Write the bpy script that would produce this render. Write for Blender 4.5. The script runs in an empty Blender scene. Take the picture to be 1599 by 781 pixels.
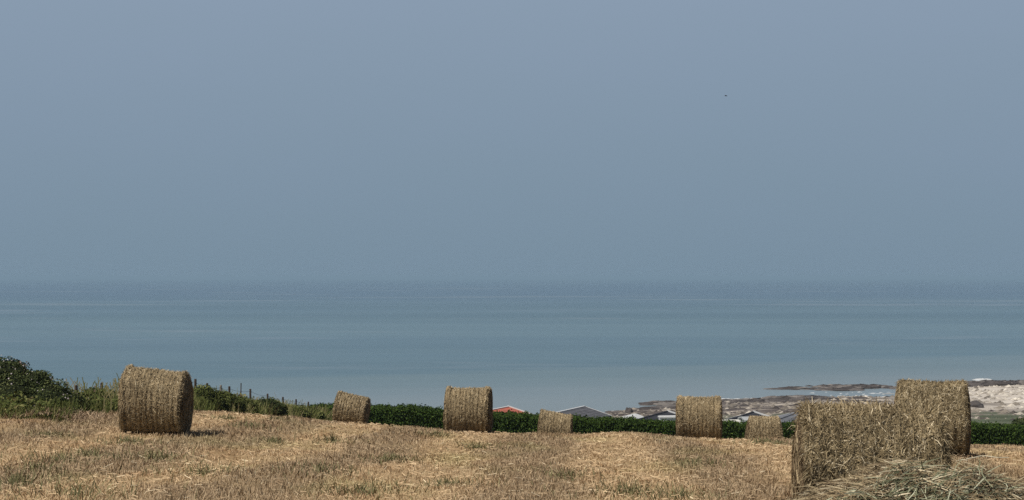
import bpy, math, random
import numpy as np
R = math.radians
C = bpy.context.scene.collection
rng = np.random.default_rng(7)
F = 2500.0                      # focal length in photo pixels (photo 1599 px wide), horizon at row HZ
SEA = -25.0
HZ = 433.5

def at(px, py, d):
    return ((px-799.5)/F*d, d, -(py-HZ)/F*d)

# ------------------------------------------------------------------ helpers
def hash2(ix, iy, seed):
    h = (ix.astype(np.int64)*374761393 + iy.astype(np.int64)*668265263 + seed*1442695041) & 0x7fffffff
    h = ((h ^ (h >> 13))*1274126177) & 0x7fffffff
    return ((h ^ (h >> 16)) & 0xffff)/65535.0

def vnoise(x, y, seed=0):
    x = np.asarray(x, float); y = np.asarray(y, float)
    ix = np.floor(x); iy = np.floor(y); fx = x-ix; fy = y-iy
    fx = fx*fx*(3-2*fx); fy = fy*fy*(3-2*fy)
    a = hash2(ix, iy, seed); b = hash2(ix+1, iy, seed); c = hash2(ix, iy+1, seed); d = hash2(ix+1, iy+1, seed)
    return (a*(1-fx)+b*fx)*(1-fy)+(c*(1-fx)+d*fx)*fy

def fbm(x, y, seed=0, oct=3):
    s = 0; a = 1; t = 0
    for k in range(oct):
        s = s+a*vnoise(np.asarray(x)*2**k+17.3*k, np.asarray(y)*2**k-9.1*k, seed+k); t += a; a *= .5
    return s/t

def sstep(a, b, x):
    t = np.clip((np.asarray(x, float)-a)/(b-a), 0, 1); return t*t*(3-2*t)

def tag(o, label=None, cat=None, group=None, kind=None):
    if label: o['label'] = label
    if cat: o['category'] = cat
    if group: o['group'] = group
    if kind: o['kind'] = kind
    return o

def empty(name, loc, label, cat, group=None, rz=0):
    o = bpy.data.objects.new(name, None); C.objects.link(o)
    o.location = loc; o.rotation_euler = (0, 0, rz); o.empty_display_size = .3
    return tag(o, label, cat, group)

class MB:
    """collects polygons (all stored as quads or triangles) with one random value per piece"""
    def __init__(s): s.V = []; s.Q = []; s.T = []; s.A = []; s.n = 0
    def add(s, V, Q=None, T=None, rnd=0.5):
        V = np.asarray(V, float).reshape(-1, 3); k = len(V)
        if Q is not None and len(Q): s.Q.append(np.asarray(Q, int).reshape(-1, 4)+s.n)
        if T is not None and len(T): s.T.append(np.asarray(T, int).reshape(-1, 3)+s.n)
        s.V.append(V); s.A.append(np.broadcast_to(np.asarray(rnd, float), (k,)).copy()); s.n += k
        return s
    def ribbons(s, P, S, w, rnd):
        """P (N,k,3) centre lines, S (N,3) sideways unit vectors, w (N,k) half widths"""
        N, k, _ = P.shape
        L = P-S[:, None, :]*w[..., None]; Rr = P+S[:, None, :]*w[..., None]
        V = np.stack([L, Rr], 2).reshape(-1, 3)
        b = (np.arange(N)*k*2)[:, None]+(np.arange(k-1)*2)[None, :]
        Q = np.stack([b, b+1, b+3, b+2], -1).reshape(-1, 4)
        return s.add(V, Q, rnd=np.repeat(rnd, k*2))
    def box(s, x0, x1, y0, y1, z0, z1, rnd=.5):
        V = [(x, y, z) for x in (x0, x1) for y in (y0, y1) for z in (z0, z1)]
        return s.add(V, [(0, 1, 3, 2), (4, 6, 7, 5), (0, 4, 5, 1), (2, 3, 7, 6), (0, 2, 6, 4), (1, 5, 7, 3)], rnd=rnd)
    def slab(s, a, b, c, d, t, rnd=.5):
        """four corners anticlockwise seen from outside, thickened by vector t"""
        q = np.array([a, b, c, d], float); V = np.vstack([q, q+np.array(t)])
        return s.add(V, [(3, 2, 1, 0), (4, 5, 6, 7), (0, 1, 5, 4), (1, 2, 6, 5), (2, 3, 7, 6), (3, 0, 4, 7)], rnd=rnd)
    def tube(s, pts, rad, n=6, rnd=.5, squash=1.0):
        pts = np.asarray(pts, float); k = len(pts); rad = np.broadcast_to(np.asarray(rad, float), (k,))
        V = []
        for i in range(k):
            t = pts[min(i+1, k-1)]-pts[max(i-1, 0)]; t = t/np.linalg.norm(t)
            u = np.cross(t, (0, 0, 1) if abs(t[2]) < .9 else (0, 1, 0)); u /= np.linalg.norm(u); v = np.cross(t, u)
            for j in range(n):
                a = 2*math.pi*j/n; V.append(pts[i]+(u*math.cos(a)+v*math.sin(a)*squash)*rad[i])
        Q = [(i*n+j, i*n+(j+1) % n, (i+1)*n+(j+1) % n, (i+1)*n+j) for i in range(k-1) for j in range(n)]
        V.append(pts[0]); V.append(pts[-1])
        T = [(k*n, (j+1) % n, j) for j in range(n)]+[(k*n+1, (k-1)*n+j, (k-1)*n+(j+1) % n) for j in range(n)]
        return s.add(V, Q, T, rnd)
    def build(s, name, mat, parent=None, smooth=False):
        V = np.vstack(s.V); A = np.concatenate(s.A)
        Q = np.vstack(s.Q) if s.Q else np.zeros((0, 4), int); T = np.vstack(s.T) if s.T else np.zeros((0, 3), int)
        me = bpy.data.meshes.new(name)
        me.vertices.add(len(V)); me.vertices.foreach_set('co', V.astype(np.float32).ravel())
        nl = Q.size+T.size; me.loops.add(nl)
        me.loops.foreach_set('vertex_index', np.concatenate([Q.ravel(), T.ravel()]).astype(np.int32))
        npoly = len(Q)+len(T); me.polygons.add(npoly)
        st = np.concatenate([np.arange(len(Q))*4, Q.size+np.arange(len(T))*3]).astype(np.int32)
        me.polygons.foreach_set('loop_start', st)
        me.polygons.foreach_set('use_smooth', np.full(npoly, smooth))
        at_ = me.attributes.new('rnd', 'FLOAT', 'POINT'); at_.data.foreach_set('value', A.astype(np.float32))
        me.update(calc_edges=True); me.validate()
        me.materials.append(mat)
        o = bpy.data.objects.new(name, me); C.objects.link(o)
        if parent is not None: o.parent = parent
        return o

# ------------------------------------------------------------------ materials
def new_mat(name, rough=.85, spec=.2):
    m = bpy.data.materials.new(name); m.use_nodes = True
    nt = m.node_tree; b = nt.nodes['Principled BSDF']
    b.inputs['Roughness'].default_value = rough; b.inputs['Specular IOR Level'].default_value = spec
    return m, nt, b

def N(nt, t, **kw):
    n = nt.nodes.new(t)
    for k, v in kw.items():
        if k in n.inputs: n.inputs[k].default_value = v
        else: setattr(n, k, v)
    return n

def ramp(nt, fac, stops):
    r = nt.nodes.new('ShaderNodeValToRGB'); e = r.color_ramp.elements
    while len(e) < len(stops): e.new(.5)
    for i, (p, c) in enumerate(stops):
        e[i].position = p; e[i].color = (*c, 1) if len(c) == 3 else c
    nt.links.new(fac, r.inputs['Fac']); return r.outputs['Color']

def g3(v): return (v, v, v)

def mixc(nt, fac, a, b, mode='MIX'):
    m = nt.nodes.new('ShaderNodeMix'); m.data_type = 'RGBA'; m.blend_type = mode
    for s, v in ((m.inputs['Factor'], fac), (m.inputs[6], a), (m.inputs[7], b)):
        if hasattr(v, 'is_linked'): nt.links.new(v, s)
        else: s.default_value = v if not isinstance(v, tuple) else (*v, 1)
    return m.outputs[2]

def noise(nt, vec, scale, detail=3, rough=.55, dist=0):
    n = N(nt, 'ShaderNodeTexNoise', Scale=scale, Detail=detail, Roughness=rough, Distortion=dist)
    if vec is not None: nt.links.new(vec, n.inputs['Vector'])
    return n.outputs['Fac']

def pos(nt, scale=None, rot=0, off=None):
    g = nt.nodes.new('ShaderNodeNewGeometry').outputs['Position']
    if scale is None: return g
    m = N(nt, 'ShaderNodeMapping'); m.inputs['Scale'].default_value = scale; m.inputs['Rotation'].default_value = (0, 0, rot)
    if off: m.inputs['Location'].default_value = off
    nt.links.new(g, m.inputs['Vector']); return m.outputs['Vector']

def rnd_out(nt):
    a = nt.nodes.new('ShaderNodeAttribute'); a.attribute_name = 'rnd'; return a.outputs['Fac']

def simple(name, col, rough=.7, spec=.3, var=.25, scale=3.0):
    m, nt, b = new_mat(name, rough, spec)
    n = noise(nt, pos(nt), scale, 4)
    c = ramp(nt, n, [(.3, tuple(v*(1-var) for v in col)), (.7, tuple(min(1, v*(1+var)) for v in col))])
    nt.links.new(c, b.inputs['Base Color']); return m

def rampmat(name, stops, rough=.85, spec=.15, tint=None):
    """piece-by-piece colour from the random attribute, plus a drift with position"""
    m, nt, b = new_mat(name, rough, spec)
    c = ramp(nt, rnd_out(nt), stops)
    n = noise(nt, pos(nt), 3.1 if tint is None else tint, 3)
    k = ramp(nt, n, [(.25, g3(.72)), (.75, g3(1.22))])
    nt.links.new(mixc(nt, 1.0, c, k, 'MULTIPLY'), b.inputs['Base Color']); return m

ROWK = 2*math.pi/3.1; ROWP = math.pi/2-ROWK*(-2.3+1.2)
def field_color(nt, col):
    """patches of the field: bleached rows, trampled brown hay, green regrowth"""
    sp_ = N(nt, 'ShaderNodeSeparateXYZ'); nt.links.new(pos(nt), sp_.inputs[0])
    wv_ = noise(nt, pos(nt, (.35, .12, 1)), 1.0, 3, .6)
    q1 = N(nt, 'ShaderNodeMath', operation='MULTIPLY_ADD'); nt.links.new(sp_.outputs['Y'], q1.inputs[0]); q1.inputs[1].default_value = -.04; nt.links.new(sp_.outputs['X'], q1.inputs[2])
    q2 = N(nt, 'ShaderNodeMath', operation='MULTIPLY_ADD'); nt.links.new(wv_, q2.inputs[0]); q2.inputs[1].default_value = 2.4; nt.links.new(q1.outputs[0], q2.inputs[2])
    q3 = N(nt, 'ShaderNodeMath', operation='MULTIPLY_ADD'); nt.links.new(q2.outputs[0], q3.inputs[0]); q3.inputs[1].default_value = ROWK; q3.inputs[2].default_value = ROWP
    q4 = N(nt, 'ShaderNodeMath', operation='SINE'); nt.links.new(q3.outputs[0], q4.inputs[0])
    q5 = N(nt, 'ShaderNodeMath', operation='MULTIPLY_ADD'); nt.links.new(q4.outputs[0], q5.inputs[0]); q5.inputs[1].default_value = .5; q5.inputs[2].default_value = .5
    rows = q5.outputs[0]
    c = mixc(nt, ramp(nt, rows, [(.25, g3(0)), (.80, g3(1))]), mixc(nt, 1.0, col, (.82, .80, .775), 'MULTIPLY'), mixc(nt, 1.0, col, (1.16, 1.12, 1.05), 'MULTIPLY'))
    br = noise(nt, pos(nt, (.9, .32, 1)), 1.0, 5, .62)
    c = mixc(nt, ramp(nt, br, [(.50, g3(0)), (.66, g3(.75))]), c, mixc(nt, 1.0, c, (.76, .69, .63), 'MULTIPLY'))
    gr = noise(nt, pos(nt, (.5, .22, 1), 0, (31, 7, 0)), 1.0, 4, .6)
    c = mixc(nt, ramp(nt, gr, [(.54, g3(0)), (.68, g3(.6))]), c, mixc(nt, 1.0, c, (.78, .89, .74), 'MULTIPLY'))
    return c

STRAW = [(0, (.15, .105, .065)), (.25, (.28, .20, .125)), (.6, (.44, .325, .205)), (.9, (.56, .44, .29)), (1, (.66, .56, .40))]
m_stub, nt, b = new_mat('stubble', .85, .12)
nt.links.new(field_color(nt, ramp(nt, rnd_out(nt), STRAW)), b.inputs['Base Color'])
m_field, nt, b = new_mat('field_soil', .95, .05)
fine = noise(nt, pos(nt, (14, 9, 9)), 1.0, 5, .7)
nt.links.new(field_color(nt, ramp(nt, fine, [(.3, (.17, .12, .07)), (.55, (.31, .23, .135)), (.75, (.45, .35, .21))])), b.inputs['Base Color'])

BALE = [(0, (.060, .042, .022)), (.22, (.150, .108, .060)), (.5, (.305, .232, .132)), (.85, (.47, .37, .225)), (1, (.64, .54, .37))]
m_bale = rampmat('bale_straw', BALE, .8, .15, 2.2)
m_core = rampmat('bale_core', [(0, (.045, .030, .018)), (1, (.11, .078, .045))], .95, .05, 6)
m_end = rampmat('bale_end_straw', [(0, (.07, .045, .028)), (.5, (.20, .145, .085)), (1, (.42, .33, .20))], .9, .1, 2.2)
m_heap = rampmat('heap_straw', [(0, (.075, .05, .028)), (.3, (.18, .128, .070)), (.7, (.34, .268, .158)), (1, (.66, .57, .40))], .75, .2, 2.0)
m_greenhay = rampmat('green_hay', [(0, (.06, .065, .034)), (.5, (.185, .19, .11)), (1, (.48, .475, .335))], .75, .2, 2.0)
m_hedge = rampmat('hedge_leaf', [(0, (.014, .026, .005)), (.6, (.037, .066, .013)), (1, (.085, .125, .026))], .85, .08, 1.2)
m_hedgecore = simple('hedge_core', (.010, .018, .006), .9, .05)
m_bush = rampmat('bramble_leaf', [(0, (.022, .030, .012)), (.6, (.062, .078, .028)), (1, (.15, .16, .065))], .85, .06, 1.5)
m_bush2 = rampmat('bright_leaf', [(0, (.04, .05, .013)), (.6, (.105, .122, .037)), (1, (.21, .215, .075))], .85, .06, 1.5)
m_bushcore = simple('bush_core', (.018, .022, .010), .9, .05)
m_blossom = rampmat('blossom', [(0, (.40, .33, .32)), (1, (.62, .56, .55))], .8, .1)
m_twig = simple('twig', (.09, .065, .045), .9, .1)
m_tall = rampmat('tall_grass', [(0, (.05, .065, .018)), (.35, (.105, .120, .038)), (.7, (.20, .19, .075)), (1, (.36, .29, .17))], .9, .05, .6)
m_dry = rampmat('dry_hay', [(0, (.15, .10, .065)), (.5, (.33, .235, .15)), (1, (.50, .39, .26))], .9, .1, .8)
m_tuft = rampmat('green_tuft', [(0, (.06, .06, .028)), (.6, (.16, .15, .068)), (1, (.32, .28, .15))], .8, .15, 1)
m_post = simple('post_wood', (.075, .058, .045), .9, .1, .4, 9)
m_postpale = simple('post_weathered', (.20, .18, .15), .9, .1, .3, 9)
m_wire = simple('fence_wire', (.12, .11, .10), .5, .4)
m_wall = simple('chalet_wall', (.42, .42, .40), .8, .2, .1)
m_white = simple('white_paint', (.58, .58, .57), .5, .3, .05)
m_cream = simple('cream_panel', (.62, .60, .53), .5, .3, .08)
m_glass, nt, b = new_mat('window_glass', .08, .5); b.inputs['Base Color'].default_value = (.03, .04, .05, 1)
m_bird = simple('bird_feather', (.03, .03, .035), .8, .1)

def roofmat(name, col):
    m, nt, b = new_mat(name, .8, .15)
    w = N(nt, 'ShaderNodeTexWave', Scale=2.2, Distortion=.6, Detail=2); w.bands_direction = 'Z'
    nt.links.new(pos(nt), w.inputs['Vector'])
    n = noise(nt, pos(nt), 1.3, 5, .65)
    c = ramp(nt, n, [(.3, tuple(v*.72 for v in col)), (.7, tuple(v*1.25 for v in col))])
    c = mixc(nt, .25, c, mixc(nt, 1.0, c, w.outputs['Color'], 'MULTIPLY'))
    nt.links.new(c, b.inputs['Base Color']); return m
m_rred = roofmat('red_roof', (.42, .125, .085)); m_rgrey = roofmat('grey_roof', (.105, .105, .115)); m_rdark = roofmat('slate_roof', (.042, .043, .050)); m_rpale = roofmat('pale_grey_roof', (.16, .165, .18))
m_rock = rampmat('rock', [(0, (.045, .038, .036)), (.6, (.095, .082, .076)), (1, (.19, .17, .155))], .9, .15, .7)
m_stone = rampmat('beach_stone', [(0, (.06, .05, .045)), (.35, (.22, .19, .155)), (.7, (.42, .375, .315)), (1, (.62, .565, .48))], .9, .1, .3)
m_foam = simple('foam', (.50, .51, .51), .8, .2, .1, 1)

# ------------------------------------------------------------------ terrain heights
cp = np.array([
 (0,0,-1.6),(-12,0,-1.5),(12,0,-1.7),(40,0,-1.9),(-40,0,-1.4),(0,19.5,-2.68),(-6,20,-2.5),(8,19,-2.66),(30,22,-2.9),(-30,22,-2.2),
 (3.1,14.2,-2.42),(7.1,27,-2.99),(-7,31.5,-3.04),(-10.5,33,-2.88),(-8,40,-3.35),(-8,55.6,-4.78),(-8,70,-6.3),(0,30,-3.28),
 (-1.17,43.3,-4.17),(5.3,45.8,-4.58),(3,50,-5.04),(15.2,50,-5.32),(15,40,-4.32),(-6.0,60,-5.54),(-2,50,-4.86),(-3.5,56,-5.42),(0,55,-5.6),(1.6,62,-6.6),(9.1,58,-6.3),(18,62,-7.1),
 (-6.7,75,-7.45),(0,75,-8.0),(10,75,-8.4),(24,75,-8.6),(40,75,-8.9),(40,50,-5.6),(40,92,-10.2),(10,92,-10),(-8,92,-9.6),(-14,60,-5.2),(-14,40,-3.3),
 (-14,75,-7.3),(-40,40,-3.2),(-40,75,-7.8),(-40,92,-9.8)], float)
cp[:, 2] -= (436-HZ)/F*cp[:, 1]
def tps(r2): return np.where(r2 > 0, r2*np.log(r2+1e-9)*.5, 0)
_n = len(cp); _K = tps(((cp[:, None, :2]-cp[None, :, :2])**2).sum(-1))+np.eye(_n)*.4
_P = np.c_[np.ones(_n), cp[:, :2]]
_sol = np.linalg.solve(np.block([[_K, _P], [_P.T, np.zeros((3, 3))]]), np.r_[cp[:, 2], 0, 0, 0])
def h_base(X, Y):
    X = np.atleast_1d(np.asarray(X, float)); Y = np.atleast_1d(np.asarray(Y, float))
    out = _sol[_n]+_sol[_n+1]*X+_sol[_n+2]*Y
    for i in range(_n): out = out+_sol[i]*tps((X-cp[i, 0])**2+(Y-cp[i, 1])**2)
    return out
def h_field(X, Y):
    X = np.asarray(X, float); Y = np.asarray(Y, float)
    lump = (fbm(X*1.1, Y*.55, 3, 3)-.5)*.16+(vnoise(X*3.3, Y*2.2, 9)-.5)*.05
    swath = np.exp(-((X-1.9-.035*Y+.5*vnoise(Y*.3, X*0, 5))/.9)**2)*.10*sstep(30, 42, Y)*vnoise(X*1.5, Y*.6, 8)*2
    return h_base(X, Y)+lump+swath
def hf(x, y): return float(h_field([x], [y])[0])

def grid(name, xs, ys, hfun, mat):
    X, Y = np.meshgrid(xs, ys); Z = hfun(X.ravel(), Y.ravel()).reshape(X.shape)
    nx = len(xs); ny = len(ys)
    i = np.arange(ny-1)[:, None]*nx+np.arange(nx-1)[None, :]
    Q = np.stack([i, i+1, i+nx+1, i+nx], -1).reshape(-1, 4)
    m = MB(); m.add(np.stack([X, Y, Z], -1).reshape(-1, 3), Q)
    o = m.build(name, mat, smooth=True); o['kind'] = 'structure'; return o

grid('field', np.arange(-42, 44, .28), np.arange(-8, 91, .28), h_field, m_field)

shx = [-400, 0, 12, 26, 42, 60, 84, 97, 112, 150, 400]; shd = [285, 286, 290, 303, 325, 335, 342, 362, 371, 385, 420]
def h_slope(X, Y):
    ds = np.interp(X, shx, shd)
    z = np.where(Y < 150, -9.6+(Y-88)*(-5.7/62), -15.3)
    z = np.where((Y >= 150) & (Y < 200), -15.3+(Y-150)*(-2.6/50), z)
    t = (Y-200)/(ds-200)
    z = np.where(Y >= 200, -17.9-7.1*t, z)
    amp = .25+.45*sstep(215, 260, Y)
    return z+(fbm(X*.05, Y*.09, 21, 4)-.5)*2*amp+(vnoise(X*.22, Y*.35, 31)-.5)*.4*sstep(215, 260, Y)
m_slope, nt, b = new_mat('coast_ground', .95, .05)
p = pos(nt)
sx = N(nt, 'ShaderNodeSeparateXYZ'); nt.links.new(p, sx.inputs[0])
def mrange(nt, v, a, b_, c=0., d=1.):
    m = N(nt, 'ShaderNodeMapRange'); m.interpolation_type = 'SMOOTHSTEP'
    nt.links.new(v, m.inputs['Value'])
    for k, q in zip(('From Min', 'From Max', 'To Min', 'To Max'), (a, b_, c, d)): m.inputs[k].default_value = q
    return m.outputs['Result']
gn = noise(nt, pos(nt, (.10, .16, .1)), 1.0, 6, .65)
grass = ramp(nt, gn, [(.3, (.05, .062, .035)), (.55, (.105, .115, .075)), (.72, (.22, .205, .165))])
shn = noise(nt, pos(nt, (.032, .20, .1)), 1.0, 8, .74, .6)
pale = ramp(nt, shn, [(.30, (.20, .17, .14)), (.44, (.43, .38, .325)), (.62, (.58, .535, .475))])
dark = ramp(nt, shn, [(.40, (.040, .034, .034)), (.50, (.12, .10, .09)), (.60, (.42, .37, .31))])
bc = mixc(nt, mrange(nt, sx.outputs['X'], 62, 96), dark, pale)
wob = N(nt, 'ShaderNodeMath', operation='MULTIPLY_ADD'); nt.links.new(gn, wob.inputs[0]); wob.inputs[1].default_value = 46; nt.links.new(sx.outputs['Y'], wob.inputs[2])
nt.links.new(mixc(nt, mrange(nt, wob.outputs[0], 245, 268), grass, bc), b.inputs['Base Color'])
grid('coast_ground', np.arange(-180, 230, 2.0), np.arange(86, 440, 1.6), h_slope, m_slope)

# ------------------------------------------------------------------ sea
m_sea, nt, b = new_mat('sea_water', .28, .5)
b.inputs['IOR'].default_value = 1.33
p = pos(nt); sx = N(nt, 'ShaderNodeSeparateXYZ'); nt.links.new(p, sx.inputs[0])
deep = (.040, .088, .112)
st1 = noise(nt, pos(nt, (.0007, .0055, 1)), 1.0, 4, .6)            # broad slicks and wind streaks
st2 = noise(nt, pos(nt, (.010, .09, 1)), 1.0, 4, .65)
c = mixc(nt, ramp(nt, st1, [(.38, g3(0)), (.62, g3(1))]), (.068, .126, .156), (.104, .168, .200))
st3 = noise(nt, pos(nt, (.00035, .0032, 1), 0, (3, 11, 0)), 1.0, 3, .55)
c = mixc(nt, ramp(nt, st3, [(.42, g3(0)), (.58, g3(1))]), mixc(nt, 1.0, c, (.84, .88, .90), 'MULTIPLY'), mixc(nt, 1.0, c, (1.16, 1.12, 1.10), 'MULTIPLY'))
near = mrange(nt, sx.outputs['Y'], 500, 1000, 1, 0)
f2 = N(nt, 'ShaderNodeMath', operation='MULTIPLY'); nt.links.new(ramp(nt, st2, [(.46, g3(0)), (.74, g3(.55))]), f2.inputs[0]); nt.links.new(near, f2.inputs[1])
c = mixc(nt, f2.outputs[0], c, (.125, .185, .205))
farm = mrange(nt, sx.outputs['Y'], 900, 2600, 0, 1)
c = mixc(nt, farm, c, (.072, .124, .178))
slick = noise(nt, pos(nt, (.0022, .0042, 1), R(4), (5, 2, 0)), 1.0, 5, .68)
c = mixc(nt, ramp(nt, slick, [(.555, g3(0)), (.62, g3(.55))]), c, (.17, .215, .245))
# silt stirred up off the shore: distance to shore ~ Y - .28 X
sd = N(nt, 'ShaderNodeMath', operation='MULTIPLY_ADD'); nt.links.new(sx.outputs['X'], sd.inputs[0]); sd.inputs[1].default_value = -.55; nt.links.new(sx.outputs['Y'], sd.inputs[2])
wob = noise(nt, pos(nt, (.006, .03, 1)), 1.0, 3, .6)
sd2 = N(nt, 'ShaderNodeMath', operation='MULTIPLY_ADD'); nt.links.new(wob, sd2.inputs[0]); sd2.inputs[1].default_value = 46; nt.links.new(sd.outputs[0], sd2.inputs[2])
c = mixc(nt, mrange(nt, sd2.outputs[0], 470, 440, 0, .6), c, (.145, .195, .205))
c = mixc(nt, mrange(nt, sd2.outputs[0], 430, 330, 0, .75), c, (.20, .232, .242))
nt.links.new(c, b.inputs['Base Color'])
rr = N(nt, 'ShaderNodeMapRange'); nt.links.new(mixc(nt, farm, st1, g3(.5)), rr.inputs['Value'])
for k, q in zip(('From Min', 'From Max', 'To Min', 'To Max'), (.35, .65, .24, .36)): rr.inputs[k].default_value = q
nt.links.new(rr.outputs[0], b.inputs['Roughness'])
wv = noise(nt, pos(nt, (.35, .8, 1)), 1.0, 4, .6)
bp = N(nt, 'ShaderNodeBump', Strength=.16, Distance=.6); nt.links.new(wv, bp.inputs['Height']); nt.links.new(bp.outputs[0], b.inputs['Normal'])
ys = np.unique(np.r_[np.linspace(230, 600, 38), np.geomspace(600, 38000, 40)])
xs = np.sort(np.r_[-np.geomspace(60, 24000, 14), np.linspace(-50, 50, 5), np.geomspace(60, 24000, 14)])
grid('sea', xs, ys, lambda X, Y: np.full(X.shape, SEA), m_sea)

# ------------------------------------------------------------------ stubble
def blades(m, X, Y, Z, ht, wd, lean, r, segs=3, g=rng):
    n = len(X); az = g.uniform(0, 2*math.pi, n); L = lean*g.uniform(.3, 1.3, n)
    d = np.stack([np.cos(az)*L, np.sin(az)*L, np.ones(n)], -1); d /= np.linalg.norm(d, axis=1)[:, None]
    t = np.linspace(0, 1, segs); base = np.stack([X, Y, Z-.01], -1)
    P = base[:, None, :]+d[:, None, :]*(t[None, :, None]*ht[:, None, None])
    P[:, :, 2] -= (t**2)[None, :]*(ht*L*.22)[:, None]
    sa = g.uniform(-.9, .9, n); S = np.stack([np.cos(sa), np.sin(sa), np.zeros(n)], -1)
    w = wd[:, None]*np.linspace(1, .45, segs)[None, :]
    m.ribbons(P, S, w, r)

n = 420000
Y = 15+(66-15)*rng.random(n)**1.25
X = (rng.random(n)*2-1)*(.36*Y+2.5)
keep = (X > -9.2-1.5*sstep(38, 30, Y)+.6*vnoise(Y*.7, Y*0, 2)) & (X < 24)
X, Y = X[keep], Y[keep]; n = len(X)
Z = h_field(X, Y)
clump = fbm(X*1.7, Y*.9, 55, 3)
ht = (.028+.07*rng.random(n)**1.5)*(.5+1.1*clump)*(.95-.25*np.sin(ROWK*(X-.04*Y+1.2)+ROWP))
wd = .0028+.00016*Y
m = MB(); blades(m, X, Y, Z, ht, wd, .65, np.clip(rng.normal(.56, .19, n), 0, 1), 2)
# fallen straw lying flat
n = 22000
Y = 15+(62-15)*rng.random(n)**1.2; X = (rng.random(n)*2-1)*(.36*Y+2.5); k = (X > -9) & (X < 24); X, Y = X[k], Y[k]; n = len(X)
az = rng.normal(0, 1.0, n); ln = rng.uniform(.05, .14, n); dx = np.cos(az)*ln; dy = np.sin(az)*ln
Z0 = h_field(X, Y)+rng.uniform(.01, .07, n); Z1 = h_field(X+dx, Y+dy)+rng.uniform(.01, .07, n)
P = np.stack([np.stack([X, Y, Z0], -1), np.stack([X+dx, Y+dy, Z1], -1)], 1)
S = np.stack([-np.sin(az)*.6, np.cos(az)*.6, np.full(n, .7)], -1)
m.ribbons(P, S, np.repeat((.0022+.00012*Y)[:, None], 2, 1), np.clip(rng.normal(.60, .18, n), 0, 1))
# loose straw and bent stubble gathered round the foot of each bale
for (bx, by) in ((-7.0, 31.5), (-1.18, 43.3), (5.34, 45.8), (7.07, 27.0), (3.16, 14.2), (-6.08, 60.), (1.62, 62.), (9.12, 58.)):
    k = 900; sd_ = rng.integers(0, 4, k); t_ = rng.uniform(-1, 1, k); o_ = np.abs(rng.normal(0, .14, k))
    X = bx+np.where(sd_ < 3, t_*.72, np.sign(t_)*(.58+o_)); Y = by+np.where(sd_ < 3, -.26-o_*1.4, rng.uniform(-.5, .5, k))
    blades(m, X, Y, h_field(X, Y), rng.uniform(.04, .15, k), .0028+.00013*Y, 1.2, np.clip(rng.normal(.55, .2, k), 0, 1), 3)
o = m.build('stubble', m_stub); tag(o, 'short bleached stubble and fallen straw covering the mown field', 'stubble', kind='stuff')

# green regrowth tufts
m = MB()
spots = [(25,757,1.2),(95,722,.9),(140,713,.9),(238,716,.9),(318,741,.8),(125,776,1.0),(78,682,.6),(200,690,.8),(520,688,.6),(395,667,.7),(430,656,.5),(60,735,.8),(430,690,.5),
         (610,720,.9),(500,735,.9),(1190,690,.8),(1215,694,.8),(1090,725,.7),(745,700,.6),(980,770,1.0),(880,745,.7),(565,770,.9),(1060,778,.8),(350,655,.6),(680,680,.6),(700,760,.8)]
for (px, py, s) in spots:
    d = 20.0
    for _ in range(30):
        x = (px-799.5)/F*d; d = .5*d+.5*max(8, -hf(x, d)*F/(py-HZ))
    k = int(230*s); r = np.abs(rng.normal(0, .42*s, k)); a = rng.uniform(0, 2*math.pi, k)
    X = x+r*np.cos(a)*1.3; Y = d+r*np.sin(a)*1.6
    blades(m, X, Y, h_field(X, Y), rng.uniform(.06, .20, k)*(.6+.5*s), .003+.00015*Y, .8, np.clip(rng.normal(.5, .25, k), 0, 1), 3)
o = m.build('grass_tufts', m_tuft); tag(o, 'scattered dull green grass tufts growing through the stubble', 'grass', kind='stuff')

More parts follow.
